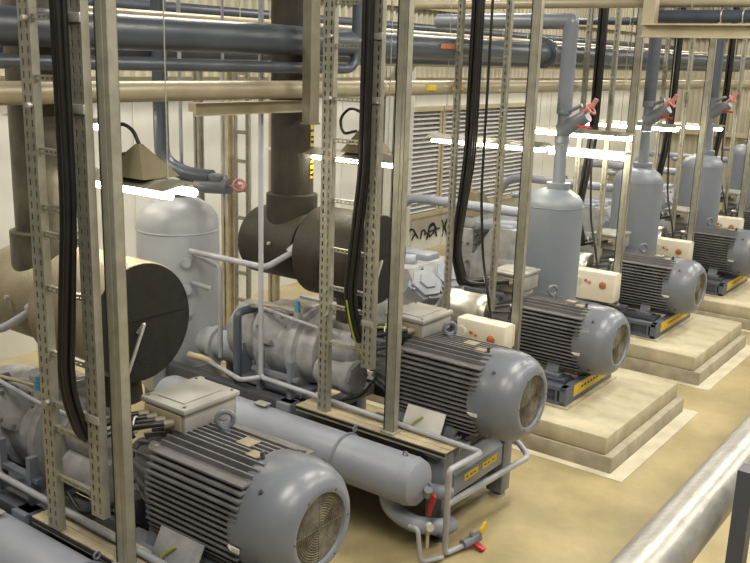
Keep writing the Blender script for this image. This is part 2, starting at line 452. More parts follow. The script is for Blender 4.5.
def make_compressor(y):
    t = T('screw_compressor', 'grey cast screw compressor with bolted covers ' + SK[y], 'compressor', (-4.9, 0, .7), 'screw compressors', (0, y, 0))
    c = MB(); c.lathe((-5.5, 0, 1.02), (1, 0, 0), [(0, .22), (.02, .27), (.38, .28), (.40, .34), (.47, .34), (.49, .30), (.74, .305), (.76, .345), (.83, .345), (.85, .30), (1.0, .28), (1.06, .2)], 40)
    t.part('rotor_casing', c, 'casting')
    n = V((.55, -.8, .25)).normalized(); p = V((-4.95, -.26, 1.2))
    q = MB(); q.lathe(p - n*.12, n, [(0, .17), (.10, .17), (.10, .155), (.15, .15), (.16, .13)], 28)
    cv = t.part('side_cover', q, 'casting')
    bolt_parts(t, cv, 'cover_bolt', 'steel', p+n*.03, n, .12, 8, .014, .022)
    q = MB(); q.lathe((-4.45, -.13, 1.13), (1, 0, 0), [(0, .135), (.22, .135), (.24, .12), (.30, .118), (.32, .1)], 28)
    t.part('upper_gear_cover', q, 'casting')
    q = MB(); q.lathe((-4.45, -.19, .93), (1, 0, 0), [(0, .13), (.26, .13), (.27, .145), (.34, .145), (.36, .12)], 28)
    lo = t.part('lower_gear_cover', q, 'casting')
    bolt_parts(t, lo, 'cover_bolt', 'steel', (-4.1, -.19, .93), (1, 0, 0), .12, 8, .01, .014)
    q = MB()
    for x in (-5.3, -4.72):
        q.prism([(x, -.36, .71), (x, -.3, 1.0), (x, .3, 1.0), (x, .36, .71)], (.05, 0, 0))
    q.box(-5.35, -4.55, -.36, .36, .69, .73, .006)
    t.part('mounting_bracket', q, 'grey')
    q = MB(); q.box(-4.98, -4.7, -.16, .1, 1.30, 1.38, .02); q.cyl((-4.84, -.1, 1.34), (-4.64, -.30, 1.34), .02); q.cyl((-4.64, -.30, 1.32), (-4.64, -.30, 1.40), .03)
    mn = t.part('valve_manifold', q, 'galv')
    q = MB(); q.tube([(-5.3, -.2, 1.3), (-5.0, -.34, 1.38), (-4.6, -.34, 1.34), (-4.25, -.25, 1.28)], .014, 8, .1); t.part('oil_line', q, 'pipelight')
    q = MB(); q.tube([(-5.2, -.28, 1.36), (-4.9, -.30, 1.40), (-4.7, -.24, 1.38)], .012, 8, .1); t.part('oil_line', q, 'tray')
    q = MB(); q.cyl((-4.64, -.30, 1.40), (-4.64, -.30, 1.46), .026); q.cyl((-4.64, -.30, 1.46), (-4.64, -.30, 1.485), .018)
    t.part('blue_cap', q, 'blue', mn, 'blue cap on the valve')
    q = MB(); q.tube([(-5.22, -.40, .7), (-5.22, -.40, 1.30), (-5.22, -.15, 1.30)], .036, 14, .06)
    t.part('bypass_pipe', q, 'pipeblue')
    q = MB(); q.box(-5.05, -4.55, -.41, -.36, .84, .87); q.box(-4.98, -4.94, -.42, -.36, .69, 1.02); q.box(-4.64, -4.60, -.42, -.36, .69, 1.0)
    t.part('side_bracket', q, 'grey')
    q = MB(); q.tube([(-4.4, -.3, .8), (-4.2, -.36, .76), (-3.98, -.3, .84), (-3.9, -.2, 1.0)], .012, 8, .06); t.part('hose', q, 'rubber')
    q = MB(); q.tube([(-4.45, .1, 1.3), (-4.2, -.05, 1.34), (-4.02, -.1, 1.2)], .014, 8, .06)
    t.part('hose', q, 'rubber')
    return t
def make_silencer(y, lagm, ductm, facem, label):
    t = T('intake_silencer', label, 'silencer', (-4.6, 0, 1.4), 'insulated intake drums', (0, y+.06, 0))
    z = 1.85
    q = MB(); q.lathe((-4.72, 0, z), (1, 0, 0), [(0, .345), (.015, .362), (.60, .362), (.617, .355)], 56)
    d = t.part('main_drum', q, lagm)
    q = MB(); q.lathe((-4.103, 0, z), (1, 0, 0), [(0, .355), (.008, .353), (.009, .3)], 56)
    fc = t.part('drum_end', q, facem, d, 'black end of the drum')
    q = MB(); q.tube([(-4.09, -.05, z-.05), (-4.06, -.02, z+.01), (-4.06, -.17, z-.31)], .011, 8, .015)
    t.part('rod_handle', q, 'galv', fc)
    q = MB(); q.box(-4.094, -4.088, -.31, .31, z+.025, z+.03)
    t.part('end_seam', q, 'rubber', fc)
    q = MB(); q.lathe((-4.80, 0, z), (1, 0, 0), [(0, .26), (.08, .26)], 48)
    t.part('joint_band', q, 'rubber')
    q = MB(); q.lathe((-5.43, 0, z), (1, 0, 0), [(0, .2), (.03, .27), (.06, .29), (.62, .29), (.635, .28)], 56)
    t.part('inlet_drum', q, lagm)
    q = MB(); q.lathe((-5.03, 0, 2.02), (0, 0, 1), [(0, .215), (.26, .215), (.27, .185)], 40); 
    t.part('duct_sleeve', q, ductm)
    q = MB(); q.lathe((-5.03, 0, 2.27), (0, 0, 1), [(0, .178), (3.72, .178)], 40)
    du = t.part('intake_duct', q, ductm)
    a0 = math.radians(6); q = MB(); k = 6
    for (za, zb) in ((2.68, 2.80), (2.82, 3.03), (2.55, 2.66), (2.42, 2.53)):
        for i in range(k):
            a, b = a0 + i*.055, a0 + (i+1)*.055
            pa = [(-5.03 + r*math.cos(u), r*math.sin(u)) for r, u in ((.179, a), (.179, b), (.182, b), (.182, a))]
            q.prism([(x, yy, za) for x, yy in pa], (0, 0, zb-za))
    lb = t.part('label', q, 'yellow', du)
    q = MB()
    for za in (2.45, 2.49, 2.58, 2.62, 2.72, 2.76, 2.87, 2.92, 2.97):
        for i in (1, 3):
            u = a0 + i*.06
            q.bxc((-5.03+.183*math.cos(u), .183*math.sin(u), za), (.012, .012, .02), 0, Matrix.Rotation(u, 3, 'Z'))
    t.part('label_print', q, 'black', du)
    q = MB(); q.lathe((-4.32, -.03, 1.33), (0, 0, 1), [(0, .15), (.12, .14), (.22, .16)], 32)
    t.part('neck', q, 'lag')
    q = MB(); q.tube([(-5.85, -.40, 1.72), (-4.95, -.40, 1.72), (-4.76, -.29, 1.86)], .026, 12, .06); q.cyl((-4.78, -.3, 1.85), (-4.74, -.26, 1.90), .045)
    t.part('sensing_pipe', q, 'pipelight')
    q = MB()
    for x in (-5.0,): q.cyl((x, -.305, 1.9), (x, -.325, 1.905), .014, seg=8)
    t.part('stud', q, 'galv')
    return t
def make_cooler(y):
    t = T('oil_cooler', 'long grey horizontal cylinder on the near side of skid ' + SK[y], 'oil cooler', (-4, -.8, 0), 'horizontal coolers', (0, y + (.10 if y == Y1 else 0), 0))
    z = .585; yy = -.8
    q = MB(); q.lathe((-5.7, yy, z), (1, 0, 0), [(0, .1), (.04, .15), (.1, .172), (2.57, .172), (2.62, .158), (2.645, .12), (2.655, .05)], 40)
    sh = t.part('shell', q, 'grey2')
    q = MB(); q.torus((-3.14, yy, z), (1, 0, 0), .170, .005, 40); t.part('weld_ring', q, 'grey2', sh)
    q = MB(); q.torus((-3.72, yy, z), (1, 0, 0), .176, .012, 40); t.part('strap', q, 'grey', sh)
    q = MB(); q.torus((-3.72, yy+.1, z+.19), (1, 0, 0), .02, .006); t.part('lifting_ring', q, 'grey', sh)
    q = MB(); q.torus((-3.2, yy, z+.18), (0, 1, 0), .018, .006); t.part('lifting_ring', q, 'grey', sh)
    q = MB(); q.box(-4.62, -4.5, yy-.03, yy+.05, z+.19, z+.2, .002); q.box(-4.6, -4.52, yy, yy+.02, z+.16, z+.19)
    t.part('tag_plate', q, 'boxlid', sh)
    for x in (-5.3, -3.9):
        q = MB(); q.box(x-.04, x+.04, yy-.13, yy+.13, 0, .03); q.box(x-.03, x+.03, yy-.1, yy+.1, .03, z-.13)
        t.part('saddle', q, 'dark')
    q = MB(); q.tube([(-3.36, yy, z-.1), (-3.32, yy, .32), (-3.14, yy+.06, .22), (-3.0, yy+.27, .17), (-3.0, yy+.33, .17)], .06, 16, .12)
    t.part('outlet_elbow', q, 'grey2')
    q = MB(); q.cyl((-3.05, yy+.06, z-.06), (-2.96, yy+.22, z-.12), .05); q.cyl((-3.02, yy+.02, z-.08), (-3.0, yy+.0, z-.02), .03)
    vb = t.part('valve_body', q, 'grey')
    q = MB(); q.bxc((-2.985, yy+.02, z-.14), (.035, .02, .17), .008, Matrix.Rotation(.25, 3, 'Y'))
    t.part('valve_lever', q, 'red', vb, 'red lever')
    q = MB(); q.cyl((-2.98, yy-.01, z-.28), (-2.95, yy-.03, z-.28), .028, seg=18)
    t.part('gauge', q, 'paper', vb)
    q = MB(); q.cyl((-2.99, yy, z-.31), (-2.99, yy, z-.46), .012, seg=10)
    t.part('drain_cock', q, 'tray', vb)
    return t
def make_pipework(y, red=True):
    t = T('drain_pipework', 'thin grey pipe loop along the skid ' + SK[y], 'pipework', (-2.95, -.58, 0), 'skid pipe loops', (0, y, 0))
    q = MB(); q.tube([(-4.9, -.45, 4.2), (-4.9, -.45, .82), (-2.80, -.45, .775), (-2.80, -.88, .80), (-2.93, -.66, .04), (-2.86, -.4, .05)], .021, 12, .05)
    t.part('upper_pipe', q, 'pipelight')
    q = MB(); q.tube([(-2.93, -.66, .42), (-2.86, .42, .42), (-2.98, .45, .5), (-3.05, .4, .56)], .024, 12, .06)
    t.part('lower_pipe', q, 'pipelight')
    q = MB(); q.tube([(-3.1, -.86, .28), (-3.02, -.88, .3), (-3.0, -.86, .04), (-2.92, -.7, .04)], .017, 10, .05)
    t.part('small_pipe', q, 'pipelight')
    q = MB(); q.tube([(-5.6, -.35, .76), (-5.05, -.53, .78), (-4.9, -.45, .82)], .021, 12, .05)
    t.part('side_pipe', q, 'pipelight')
    q = MB(); q.cyl((-2.88, -.5, .06), (-2.84, -.34, .07), .035); q.cyl((-2.86, -.42, .07), (-2.86, -.42, .13), .016)
    vb = t.part('valve_body', q, 'grey')
    q = MB(); q.bxc((-2.8, -.4, .03), (.09, .05, .03), .008, Matrix.Rotation(.3, 3, 'Y'))
    t.part('valve_handle', q, 'red', vb, 'red handle')
    q = MB(); q.bxc((-2.80, -.36, .16), (.012, .09, .06), .003, Matrix.Rotation(.5, 3, 'X'))
    t.part('yellow_tag', q, 'yellow', vb, 'yellow tag')
    if red:
        q = MB(); q.cyl((-3.60, -.45, .79), (-3.545, -.45, .79), .027, seg=12)
        t.part('red_band', q, 'red', label='red band on the pipe')
    return t
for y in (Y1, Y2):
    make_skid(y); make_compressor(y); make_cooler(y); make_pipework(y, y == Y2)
make_silencer(Y1, 'lagtan', 'ductgrey', 'lagface', 'tan insulated intake drum with black end and upright duct, beside nearest cable ladder')
make_silencer(Y2, 'lag', 'lag', 'lagface', 'dark brown insulated intake drum and duct behind the central cable ladder')

# ------------------------------------------------------------------ cable ladders, poles, trays, cables
def ladder(dx, y, xa, xb, zb, z0, label, tall=6.0, w=.1, rungs=True):
    t = T('cable_ladder', label, 'cable ladder', (xa+dx, y, z0), 'slotted cable ladders')
    q = slotted(MB(), xa+dx, y, z0, tall, w, .045, 2 if w > .08 else 1); t.part('side_rail', q, 'galvy')
    q = slotted(MB(), xb+dx, y, zb, tall, w, .045, 2 if w > .08 else 1); t.part('side_rail', q, 'galvy')
    n = 0
    z = zb + .1
    while rungs and z < min(tall, 4.3):
        q = slotted_h(MB(), xa+dx+.05, xb+dx-.05, y+.012, z); t.part('rung', q, 'galvy')
        z += (.29, .14, .29, .36)[n % 4]; n += 1
    for z in ((1.52, 3.1, 3.52) if rungs else ()):
        q = MB(); q.box(xb+dx-.055, xb+dx+.055, y-.012, y-.002, z, z+.045, .003); t.part('clamp_bracket', q, 'galv')
        q = MB(); q.cyl((xa+dx+.03, y-.002, z+.02), (xa+dx+.03, y-.03, z+.02), .014, seg=8); t.part('rail_bolt', q, 'galv')
    return t
def pole(x, y, z0, label, tall=6.0):
    t = T('strut_pole', label, 'pole', (x, y, z0), 'plain strut poles')
    q = MB(); w = .041
    q.box(x-w, x+w, y, y+.004, z0, tall); q.box(x-w, x-w+.004, y, y+.06, z0, tall); q.box(x+w-.004, x+w, y, y+.06, z0, tall)
    q.box(x-.010, x+.010, y-.004, y, z0, tall)
    q.box(x-w, x-.012, y+.056, y+.06, z0, tall); q.box(x+.012, x+w, y+.056, y+.06, z0, tall)
    t.part('channel', q, 'galvy')
    q = MB(); q.box(x-w-.004, x-w, y-.004, y+.06, z0, tall); t.part('edge_strip', q, 'rubber', label='black edge strip')
    q = MB(); q.box(x-.06, x+.06, y-.03, y+.08, z0, z0+.008); t.part('foot_plate', q, 'galv')
    return t
def tray(y, label):
    t = T('base_channel', label, 'channel tray', (-3.7, y, .69), 'base channels under the poles')
    q = MB(); q.box(-4.38, -3.0, y-.09, y+.1, .752, .76); q.box(-4.38, -3.0, y-.09, y-.084, .715, .752); q.box(-4.38, -3.0, y+.094, y+.1, .69, .752)
    q.box(-4.38, -3.0, y-.03, y-.02, .76, .764); q.box(-4.38, -3.0, y+.03, y+.04, .76, .764)
    t.part('tray', q, 'tray')
    q = MB(); q.box(-4.38, -3.0, y-.098, y-.09, .733, .752); t.part('edge_seal', q, 'rubber', label='black rubber edge')
    for x in (-4.3, -3.13):
        q = MB(); q.box(x-.05, x+.05, y-.08, y+.12, .691, .715); t.part('bracket', q, 'dark')
    return t
def bundle(dx, y, xb, zt, label, tall=6.0, front=True, n=4, tbx=-3.72, r=.017, earth=True):
    """black power cables coming down the ladder and looping into the terminal box"""
    t = T('power_cable_bundle', label, 'cables', (xb+dx, y, zt), 'hanging power cables')
    gy = y + .57; yb = y - .03 if front else y + .09
    for k in range(n):
        ix, iy = k % 2, k // 2
        x = xb + dx + (ix - .5)*r*2.15; yy = yb - r*2*iy if front else yb + r*2*iy
        end = V((tbx + dx - .145 + .07*(k % 4), gy - .175, zt + .125))
        o = .012*iy
        pts = [(x, yy, tall), (x, yy, zt+1.35), (x-.06-o, yy, zt+.75), (x-.10-o, yy, zt+.40), (x-.03-o, yy+.06, zt+.07+o), (end.x-.20, end.y-.16, zt+.05+.03*ix), (end.x-.05, end.y-.07, zt+.12), tuple(end)]
        q = MB(); q.tube(pts, r, 10, .16)
        t.part('cable', q, 'cable')
    if earth:
        q = MB(); x = xb+dx
        q.tube([(x-.10, yb-.05, zt+.42), (x-.06, yb-.045, zt+.22), (x+.0, yb-.02, zt+.04), (x+.05, yb+.1, zt-.1)], .007, 8, .1)
        t.part('earth_wire', q, 'earth', label='yellow green earth wire')
        q = MB(); q.tube([(tbx-.3+dx, gy-.32, zt+.06), (tbx-.15+dx, gy-.26, zt+.13), (tbx+.05+dx, gy-.16, zt+.13)], .01, 8, .05); t.part('earth_tail', q, 'earth')
    for x in (-.16, -.08):
        q = MB(); q.torus((tbx+x+dx, gy-.25, zt+.10), (.8, .5, .1), .045, .005, 16, 6)
        t.part('cable_tie', q, 'paper')
    return t
ladder(0, Y1-.57, -4.15, -3.74, .98, .765, 'slotted cable ladder nearest the camera at the left')
ladder(0, Y2-.57, -4.14, -3.73, 1.2, .765, 'slotted cable ladder before the dark brown drum, in the middle')
bundle(0, Y1-.57, -3.79, 1.29, 'black cables looping into the terminal box of the nearest motor', 6, True, 4, -3.72, .017, False)
bundle(0, Y2-.57, -3.765, 1.29, 'black cables looping down in front of the dark brown drum')
pole(-3.545, Y1-.57, .765, 'plain strut pole before the black drum end at the left')
pole(-3.51, Y2-.57, .765, 'plain strut pole right of the dark brown drum, on the tray end')
tray(Y1-.47, 'dusty channel tray holding the leftmost poles at lower left')
tray(Y2-.51, 'dusty tan channel tray along the skid edge in the middle')
PL = ['before the first tall tank', 'before the second tall tank', 'before the third tall tank', 'before the fourth tall tank']
for (dx, y), lb in zip((P3, P4, P5, P6), PL):
    xa = -4.52 if y < 9 else -4.36
    yy = y - .57
    ladder(dx, yy, xa, -4.02, 1.1, .9, 'narrow slotted cable ladder ' + lb, 6, .055, False)
    bundle(dx-.26, yy, xa+.26+.11, 1.19, 'long black cables hanging and looping ' + lb, 6, False, 6, -3.86, .021, False)
    pole(-3.75+dx, yy, .63, 'plain strut pole standing ' + lb)
    q = MB(); q.box(-4.7+dx, -3.6+dx, yy-.04, yy+.1, .60, .63); q.box(-4.6+dx, -4.5+dx, yy+.0, yy+.08, .15, .60); q.box(-3.8+dx, -3.7+dx, yy+0, yy+.08, .31, .60)
    q.box(-4.6+dx, -4.5+dx, yy, yy+.08, .63, .9)
    solo('pole_stand', q, 'dark', 'low dark steel stand under the poles ' + lb, 'stand', 'pole stands', (-4.2+dx, yy, .31))
    q = MB(); q.tube([(-4.16+dx, yy-.05, 6), (-4.16+dx, yy-.05, 2.2), (-4.12+dx, yy-.02, 1.6), (-4.0+dx, yy-.1, 1.3), (-3.95+dx, yy-.1, 1.06)], .013, 8, .15)
    solo('control_cable', q, 'cable', 'single thin black cable hanging down to the white box ' + lb, 'cable', 'thin control cables', (-4.16+dx, yy-.05, 1.06))

# ------------------------------------------------------------------ plinth machines
TN = ['first', 'second', 'third', 'fourth']
for i, (dx, y) in enumerate((P3, P4, P5, P6)):
    who = TN[i]
    t = T('concrete_plinth', who + ' stepped concrete plinth from the front, under a motor and tall tank', 'plinth', (-4.8+dx, y, 0), 'concrete plinths')
    q = MB(); q.box(-7.2+dx, -2.62+dx, y-.92, y+.92, .15, .315, .02); t.part('upper_slab', q, 'conc')
    q = MB(); q.box(-7.25+dx, -2.555+dx, y-.935, y+.935, 0, .15, .006); t.part('lower_slab', q, 'concside')
    q = MB(); q.box(-7.3+dx, -2.42+dx, y-1.02, y+1.02, 0, .006); t.part('floor_strip', q, 'strip')
    W = .54 if i == 0 else .63
    t = T('machine_bed', 'grey steel bed frame with yellow label on the ' + who + ' concrete plinth', 'bed frame', (-4.8+dx, y, .315), 'plinth bed frames')
    for s in (-1, 1):
        q = MB(); q.box(-6.8+dx, -3.2+dx, y+s*(W-.05)-.05, y+s*(W-.05)+.05, .33, .36); q.box(-6.8+dx, -3.2+dx, y+s*(W-.05)-.05, y+s*(W-.05)+.05, .47, .505)
        q.box(-6.8+dx, -3.2+dx, y+s*(W-.07)-.01, y+s*(W-.07)+.01, .36, .47)
        k = -6.6
        while k < -3.2:
            q.box(k+dx, k+.02+dx, y+s*(W-.05)-.05, y+s*(W-.05)+.05, .36, .47); k += .22
        t.part('side_rail', q, 'bed')
    q = MB(); q.box(-3.26+dx, -3.19+dx, y-W, y+W, .33, .505, .005)
    t.part('end_beam', q, 'bed')
    for x in (-6.4, -5.2, -4.2):
        q = MB(); q.box(x-.06+dx, x+.06+dx, y-W+.1, y+W-.1, .36, .48); t.part('cross_member', q, 'dark')
    for a, b in ((-.37, -.17), (.17, .37)):
        q = MB(); q.box(-4.25+dx, -3.3+dx, y+a, y+b, .48, .51); t.part('motor_rail', q, 'bed')
    q = MB(); q.box(-3.19+dx, -3.184+dx, y-W+.16, y+W-.08, .385, .495); l = t.part('label', q, 'yellow', label='yellow warning label')
    q = MB()
    for k in range(8): q.box(-3.184+dx, -3.1825+dx, y-.22+k*.07, y-.18+k*.07, .435, .455)
    t.part('label_print', q, 'black', l)
    q = MB(); q.box(-6.85+dx, -3.15+dx, y-W-.04, y+W+.04, .315, .33); t.part('grout_pad', q, 'tray')
    # tall receiver tank with pipe and valve
    tx, ty = -4.12+dx, y+.85
    t = T('air_receiver_tank', who + ' tall grey upright tank counted from the nearest, behind its motor', 'tank', (tx, ty, .315), 'tall upright tanks')
    q = MB(); q.lathe((tx, ty, .45), (0, 0, 1), [(0, .15), (.04, .26), (.1, .315), (1.50, .315), (1.55, .305), (1.61, .26), (1.66, .18), (1.68, .10), (1.685, .06)], 48)
    t.part('shell', q, 'tank')
    for k in range(3):
        a = 2*PI*k/3 + .4
        q = MB(); q.box(tx+.22*math.cos(a)-.04, tx+.22*math.cos(a)+.04, ty+.22*math.sin(a)-.04, ty+.22*math.sin(a)+.04, .315, .56)
        t.part('leg', q, 'grey')
    q = MB(); q.torus((tx, ty, 1.95), (0, 0, 1), .316, .005, 48, 6); t.part('weld_ring', q, 'tank')
    tx += .03; ty += .02
    q = MB(); q.lathe((tx, ty, 2.09), (0, 0, 1), [(0, .06), (.03, .06), (.03, .12), (.06, .12), (.06, .125), (.1, .125), (.1, .07), (.15, .065), (.5, .065)], 24)
    t.part('top_flange', q, 'tank')
    q = MB(); q.cyl((tx, ty, 2.6), (tx, ty, 2.68), .075); q.cyl((tx, ty, 2.9), (tx, ty, 2.98), .08); q.cyl((tx, ty, 2.66), (tx, ty, 2.92), .062)
    q.cyl((tx-.02, ty, 2.72), (tx+.26, ty, 2.9), .085, .07); q.cyl((tx+.0, ty-.02, 2.9), (tx+.2, ty-.02, 3.0), .02)
    vb = t.part('angle_valve', q, 'grey')
    q = MB(); q.tube([(tx+.2, ty-.03, 2.9), (tx+.32, ty-.04, 3.0), (tx+.36, ty-.04, 3.07)], .025, 10, .03); q.torus((tx+.3, ty-.03, 2.97), (.7, 0, .6), .06, .014, 20, 8)
    t.part('valve_wheel', q, 'pink', vb, 'faded pink handle')
    q = MB(); q.tube([(tx+.18, ty-.05, 2.79), (tx+.34, ty-.06, 2.78)], .014, 8)
    t.part('valve_stem', q, 'red', vb, 'red stem')
    q = MB(); q.tube([(tx, ty, 2.96), (tx, ty, 3.82), (tx-1.6, ty, 3.82)] if i == 0 else [(tx, ty, 2.96), (tx, ty, 5.2)], .078, 18, .02)
    t.part('riser_pipe', q, 'pipeblue' if i else 'grey')
    tx -= .03; ty -= .02
    q = MB(); q.tube([(tx-.30, ty, 1.82), (tx-1.85, ty, 1.82), (tx-2.05, ty, 1.6), (tx-2.05, ty, .9)], .055, 14, .15)
    t.part('outlet_pipe', q, 'grey2')
    q = MB(); q.tube([(tx-.31, ty-.05, 2.02), (tx-.42, ty-.16, 2.03)], .03, 10)
    t.part('gauge_pipe', q, 'tank')
    # control box on a stand
    bx, by = -3.98+dx + (.05 if i else 0), y-.73; zl = .80 if i == 0 else .70
    t = T('control_box', 'off-white control box with orange marks beside the ' + who + ' plinth motor', 'control box', (bx, by, .315), 'off-white control boxes')
    q = MB(); q.box(bx-.26, bx+.26, by-.08, by+.10, zl, 1.05, .02); b = t.part('case', q, 'white')
    q = MB(); q.box(bx-.26, bx+.26, by+.1, by+.13, zl+.02, 1.03, .01); t.part('door', q, 'white', b)
    q = MB(); q.cyl((bx-.2, by-.08, .92), (bx-.2, by-.09, .92), .055, seg=20); q.cyl((bx-.2, by-.088, .92), (bx-.2, by-.094, .92), .045, seg=20)
    t.part('dial', q, 'paper', b)
    for px, pz, pr in ((bx+.12, .9, .045), (bx-.09, .93, .02), (bx-.04, .915, .017)):
        q = MB(); q.lathe((px, by-.08, pz), (0, -1, 0), [(0, pr), (.012, pr*.9), (.018, pr*.4)], 16); t.part('push_button', q, 'orange', b, 'orange push button')
    q = MB(); q.box(bx-.03, bx+.03, by-.02, by+.04, .33, zl); q.box(bx-.09, bx+.09, by-.08, by+.1, .315, .33)
    t.part('stand', q, 'dark')
    # compressor block, coupling cover
    t = T('piston_compressor', 'pale grey cast compressor with bolted covers on the ' + who + ' concrete plinth', 'compressor', (-5.3+dx, y, .51), 'plinth compressors')
    q = MB(); q.box(-5.85+dx, -4.85+dx, y-.42, y+.42, .51, .92, .03); q.prism([(-5.8+dx, y-.4, .92), (-5.55+dx, y-.4, 1.3), (-5.1+dx, y-.4, 1.3), (-4.88+dx, y-.4, .92)], (0, .8, 0))
    t.part('crankcase', q, 'casting')
    for s, yy in ((1, y-.26), (1, y+.2)):
        n = V((.62, -.25, .74)).normalized(); p = V((-4.98+dx, yy, 1.12))
        q = MB(); q.lathe(p-n*.1, n, [(0, .21), (.13, .21), (.13, .18), (.17, .175), (.18, .1), (.2, .09)], 6)
        c = t.part('cylinder_head', q, 'grey2')
        bolt_parts(t, c, 'cover_bolt', 'steel', p+n*.03, n, .185, 6, .016, .03, .3)
    q = MB(); q.box(-5.85+dx, -5.3+dx, y-.35, y+.38, 1.25, 1.34, .03); q.cyl((-5.6+dx, y-.3, 1.31), (-5.2+dx, y-.1, 1.31), .08); q.box(-5.5+dx, -5.15+dx, y+.05, y+.3, 1.25, 1.37, .03)
    t.part('intake_manifold', q, 'grey2')
    q = MB(); q.box(-6.28+dx, -5.93+dx, y-.22, y+.42, .51, 1.2, .02); q.box(-6.26+dx, -5.96+dx, y-.18, y+.38, 1.2, 1.36, .03)
    bl = t.part('valve_block', q, 'casting')
    for zz in (.75, 1.0):
        for k in range(3):
            q = MB(); q.cyl((-6.2+dx+k*.1, y-.22, zz), (-6.2+dx+k*.1, y-.245, zz), .022, seg=6); t.part('block_bolt', q, 'steel', bl)
    for zz in (.75, 1.0, 1.12):
        for k in range(6):
            q = MB(); q.cyl((-5.93+dx, y-.16+k*.1, zz), (-5.905+dx, y-.16+k*.1, zz), .022, seg=6); t.part('block_bolt', q, 'steel', bl)
    q = MB()
    lo = [q.bm.verts.new((-6.11+dx+a*.15, y+.1+b*.28, 1.36)) for a, b in ((-1, -1), (1, -1), (1, 1), (-1, 1))]; hi = [q.bm.verts.new((-6.11+dx+a*.07, y+.1+b*.1, 1.66)) for a, b in ((-1, -1), (1, -1), (1, 1), (-1, 1))]
    for k in range(4): q.bm.faces.new((lo[k], lo[(k+1) % 4], hi[(k+1) % 4], hi[k]))
    q.bm.faces.new(hi); q.bm.faces.new(lo[::-1])
    t.part('inlet_hood', q, 'hood', label='olive tapered hood')
    t = T('coupling_cover', 'shiny aluminium drum between motor and compressor on the ' + who + ' plinth', 'coupling cover', (-4.6+dx, y, .51), 'aluminium coupling covers')
    q = MB(); q.lathe((-4.82+dx, y-.02, .9), (1, 0, 0), [(0, .17), (.02, .185), (.12, .185), (.13, .178), (.38, .178), (.39, .185), (.5, .185), (.52, .17)], 32)
    t.part('drum', q, 'alu')
    q = MB(); q.box(-4.8+dx, -4.45+dx, y-.14, y+.1, .505, .74); t.part('saddle', q, 'dark')

# ------------------------------------------------------------------ tank and supports behind the skids
t = T('separator_tank', 'wide pale blue-grey upright tank with domed top behind the tan drum', 'tank', (-6.31, 5.5, 0))
tx, ty = -6.31, 5.5
q = MB(); q.lathe((tx, ty, .25), (0, 0, 1), [(0, .2), (.05, .33), (.12, .375), (1.62, .375), (1.70, .36), (1.79, .30), (1.85, .2), (1.88, .08)], 48); t.part('shell', q, 'tanklit')
q = MB(); q.torus((tx, ty, 1.83), (0, 0, 1), .377, .007, 48, 6); q.torus((tx, ty, .6), (0, 0, 1), .377, .007, 48, 6); t.part('weld_ring', q, 'tanklit')
for k in range(4):
    a = PI/4 + k*PI/2
    q = MB(); q.box(tx+.29*math.cos(a)-.04, tx+.29*math.cos(a)+.04, ty+.29*math.sin(a)-.04, ty+.29*math.sin(a)+.04, 0, .42); t.part('leg', q, 'grey')
for z in (1.35, 1.6, 1.15):
    q = MB(); q.lathe((tx+.30, ty-.20, z), (.85, -.5, 0), [(0, .03), (.08, .03), (.08, .045), (.1, .045)], 16); t.part('nozzle', q, 'tanklit')
q = MB(); q.tube([(tx-.2, ty, 6), (tx-.2, ty, 2.42), (tx+.1, ty+.05, 2.32), (tx+.35, ty+.1, 2.32)], .07, 18, .2); t.part('riser_pipe', q, 'pipeblue')
q = MB(); q.tube([(tx-.05, ty+.1, 6), (tx-.05, ty+.1, 2.1)], .018, 10); q.tube([(tx+.5, ty+.1, 6), (tx+.5, ty+.1, 2.0)], .012, 8); t.part('sensing_pipe', q, 'pipelight')
q = MB(); q.cyl((tx+.2, ty+.07, 2.24), (tx+.55, ty+.12, 2.26), .07); q.box(tx+.2, tx+.5, ty+.04, ty+.16, 2.30, 2.36, .02); q.cyl((tx, ty, 2.1), (tx, ty, 2.26), .1)
vb = t.part('valve_body', q, 'grey')
q = MB(); q.torus((tx+.66, ty+.13, 2.28), (.6, -.5, .2), .05, .014, 18, 8); q.cyl((tx+.55, ty+.12, 2.26), (tx+.68, ty+.14, 2.28), .014, seg=8); t.part('valve_handle', q, 'pink', vb, 'faded pink handle')
q = MB(); q.tube([(tx+.35, ty+.0, .83), (tx+1.1, ty, .83)], .13, 24); q.cyl((tx+.5, ty, .83), (tx+.55, ty, .83), .17); t.part('outlet_pipe', q, 'tanklit')
q = MB(); q.tube([(tx+.36, ty-.14, 1.66), (tx+.75, ty-.2, 1.62), (tx+.75, ty-.2, .8)], .022, 10, .05); q.tube([(tx+.36, ty-.16, 1.4), (tx+.7, ty-.25, 1.42)], .02, 10); t.part('level_pipe', q, 'pipelight')
q = MB(); q.tube([(tx+.45, ty-.3, .78), (tx+.7, ty-.28, .78), (tx+.8, ty-.2, .6), (tx+.98, ty-.2, .58)], .03, 10, .08); t.part('brass_pipe', q, 'tray', label='brass coloured elbow pipe')

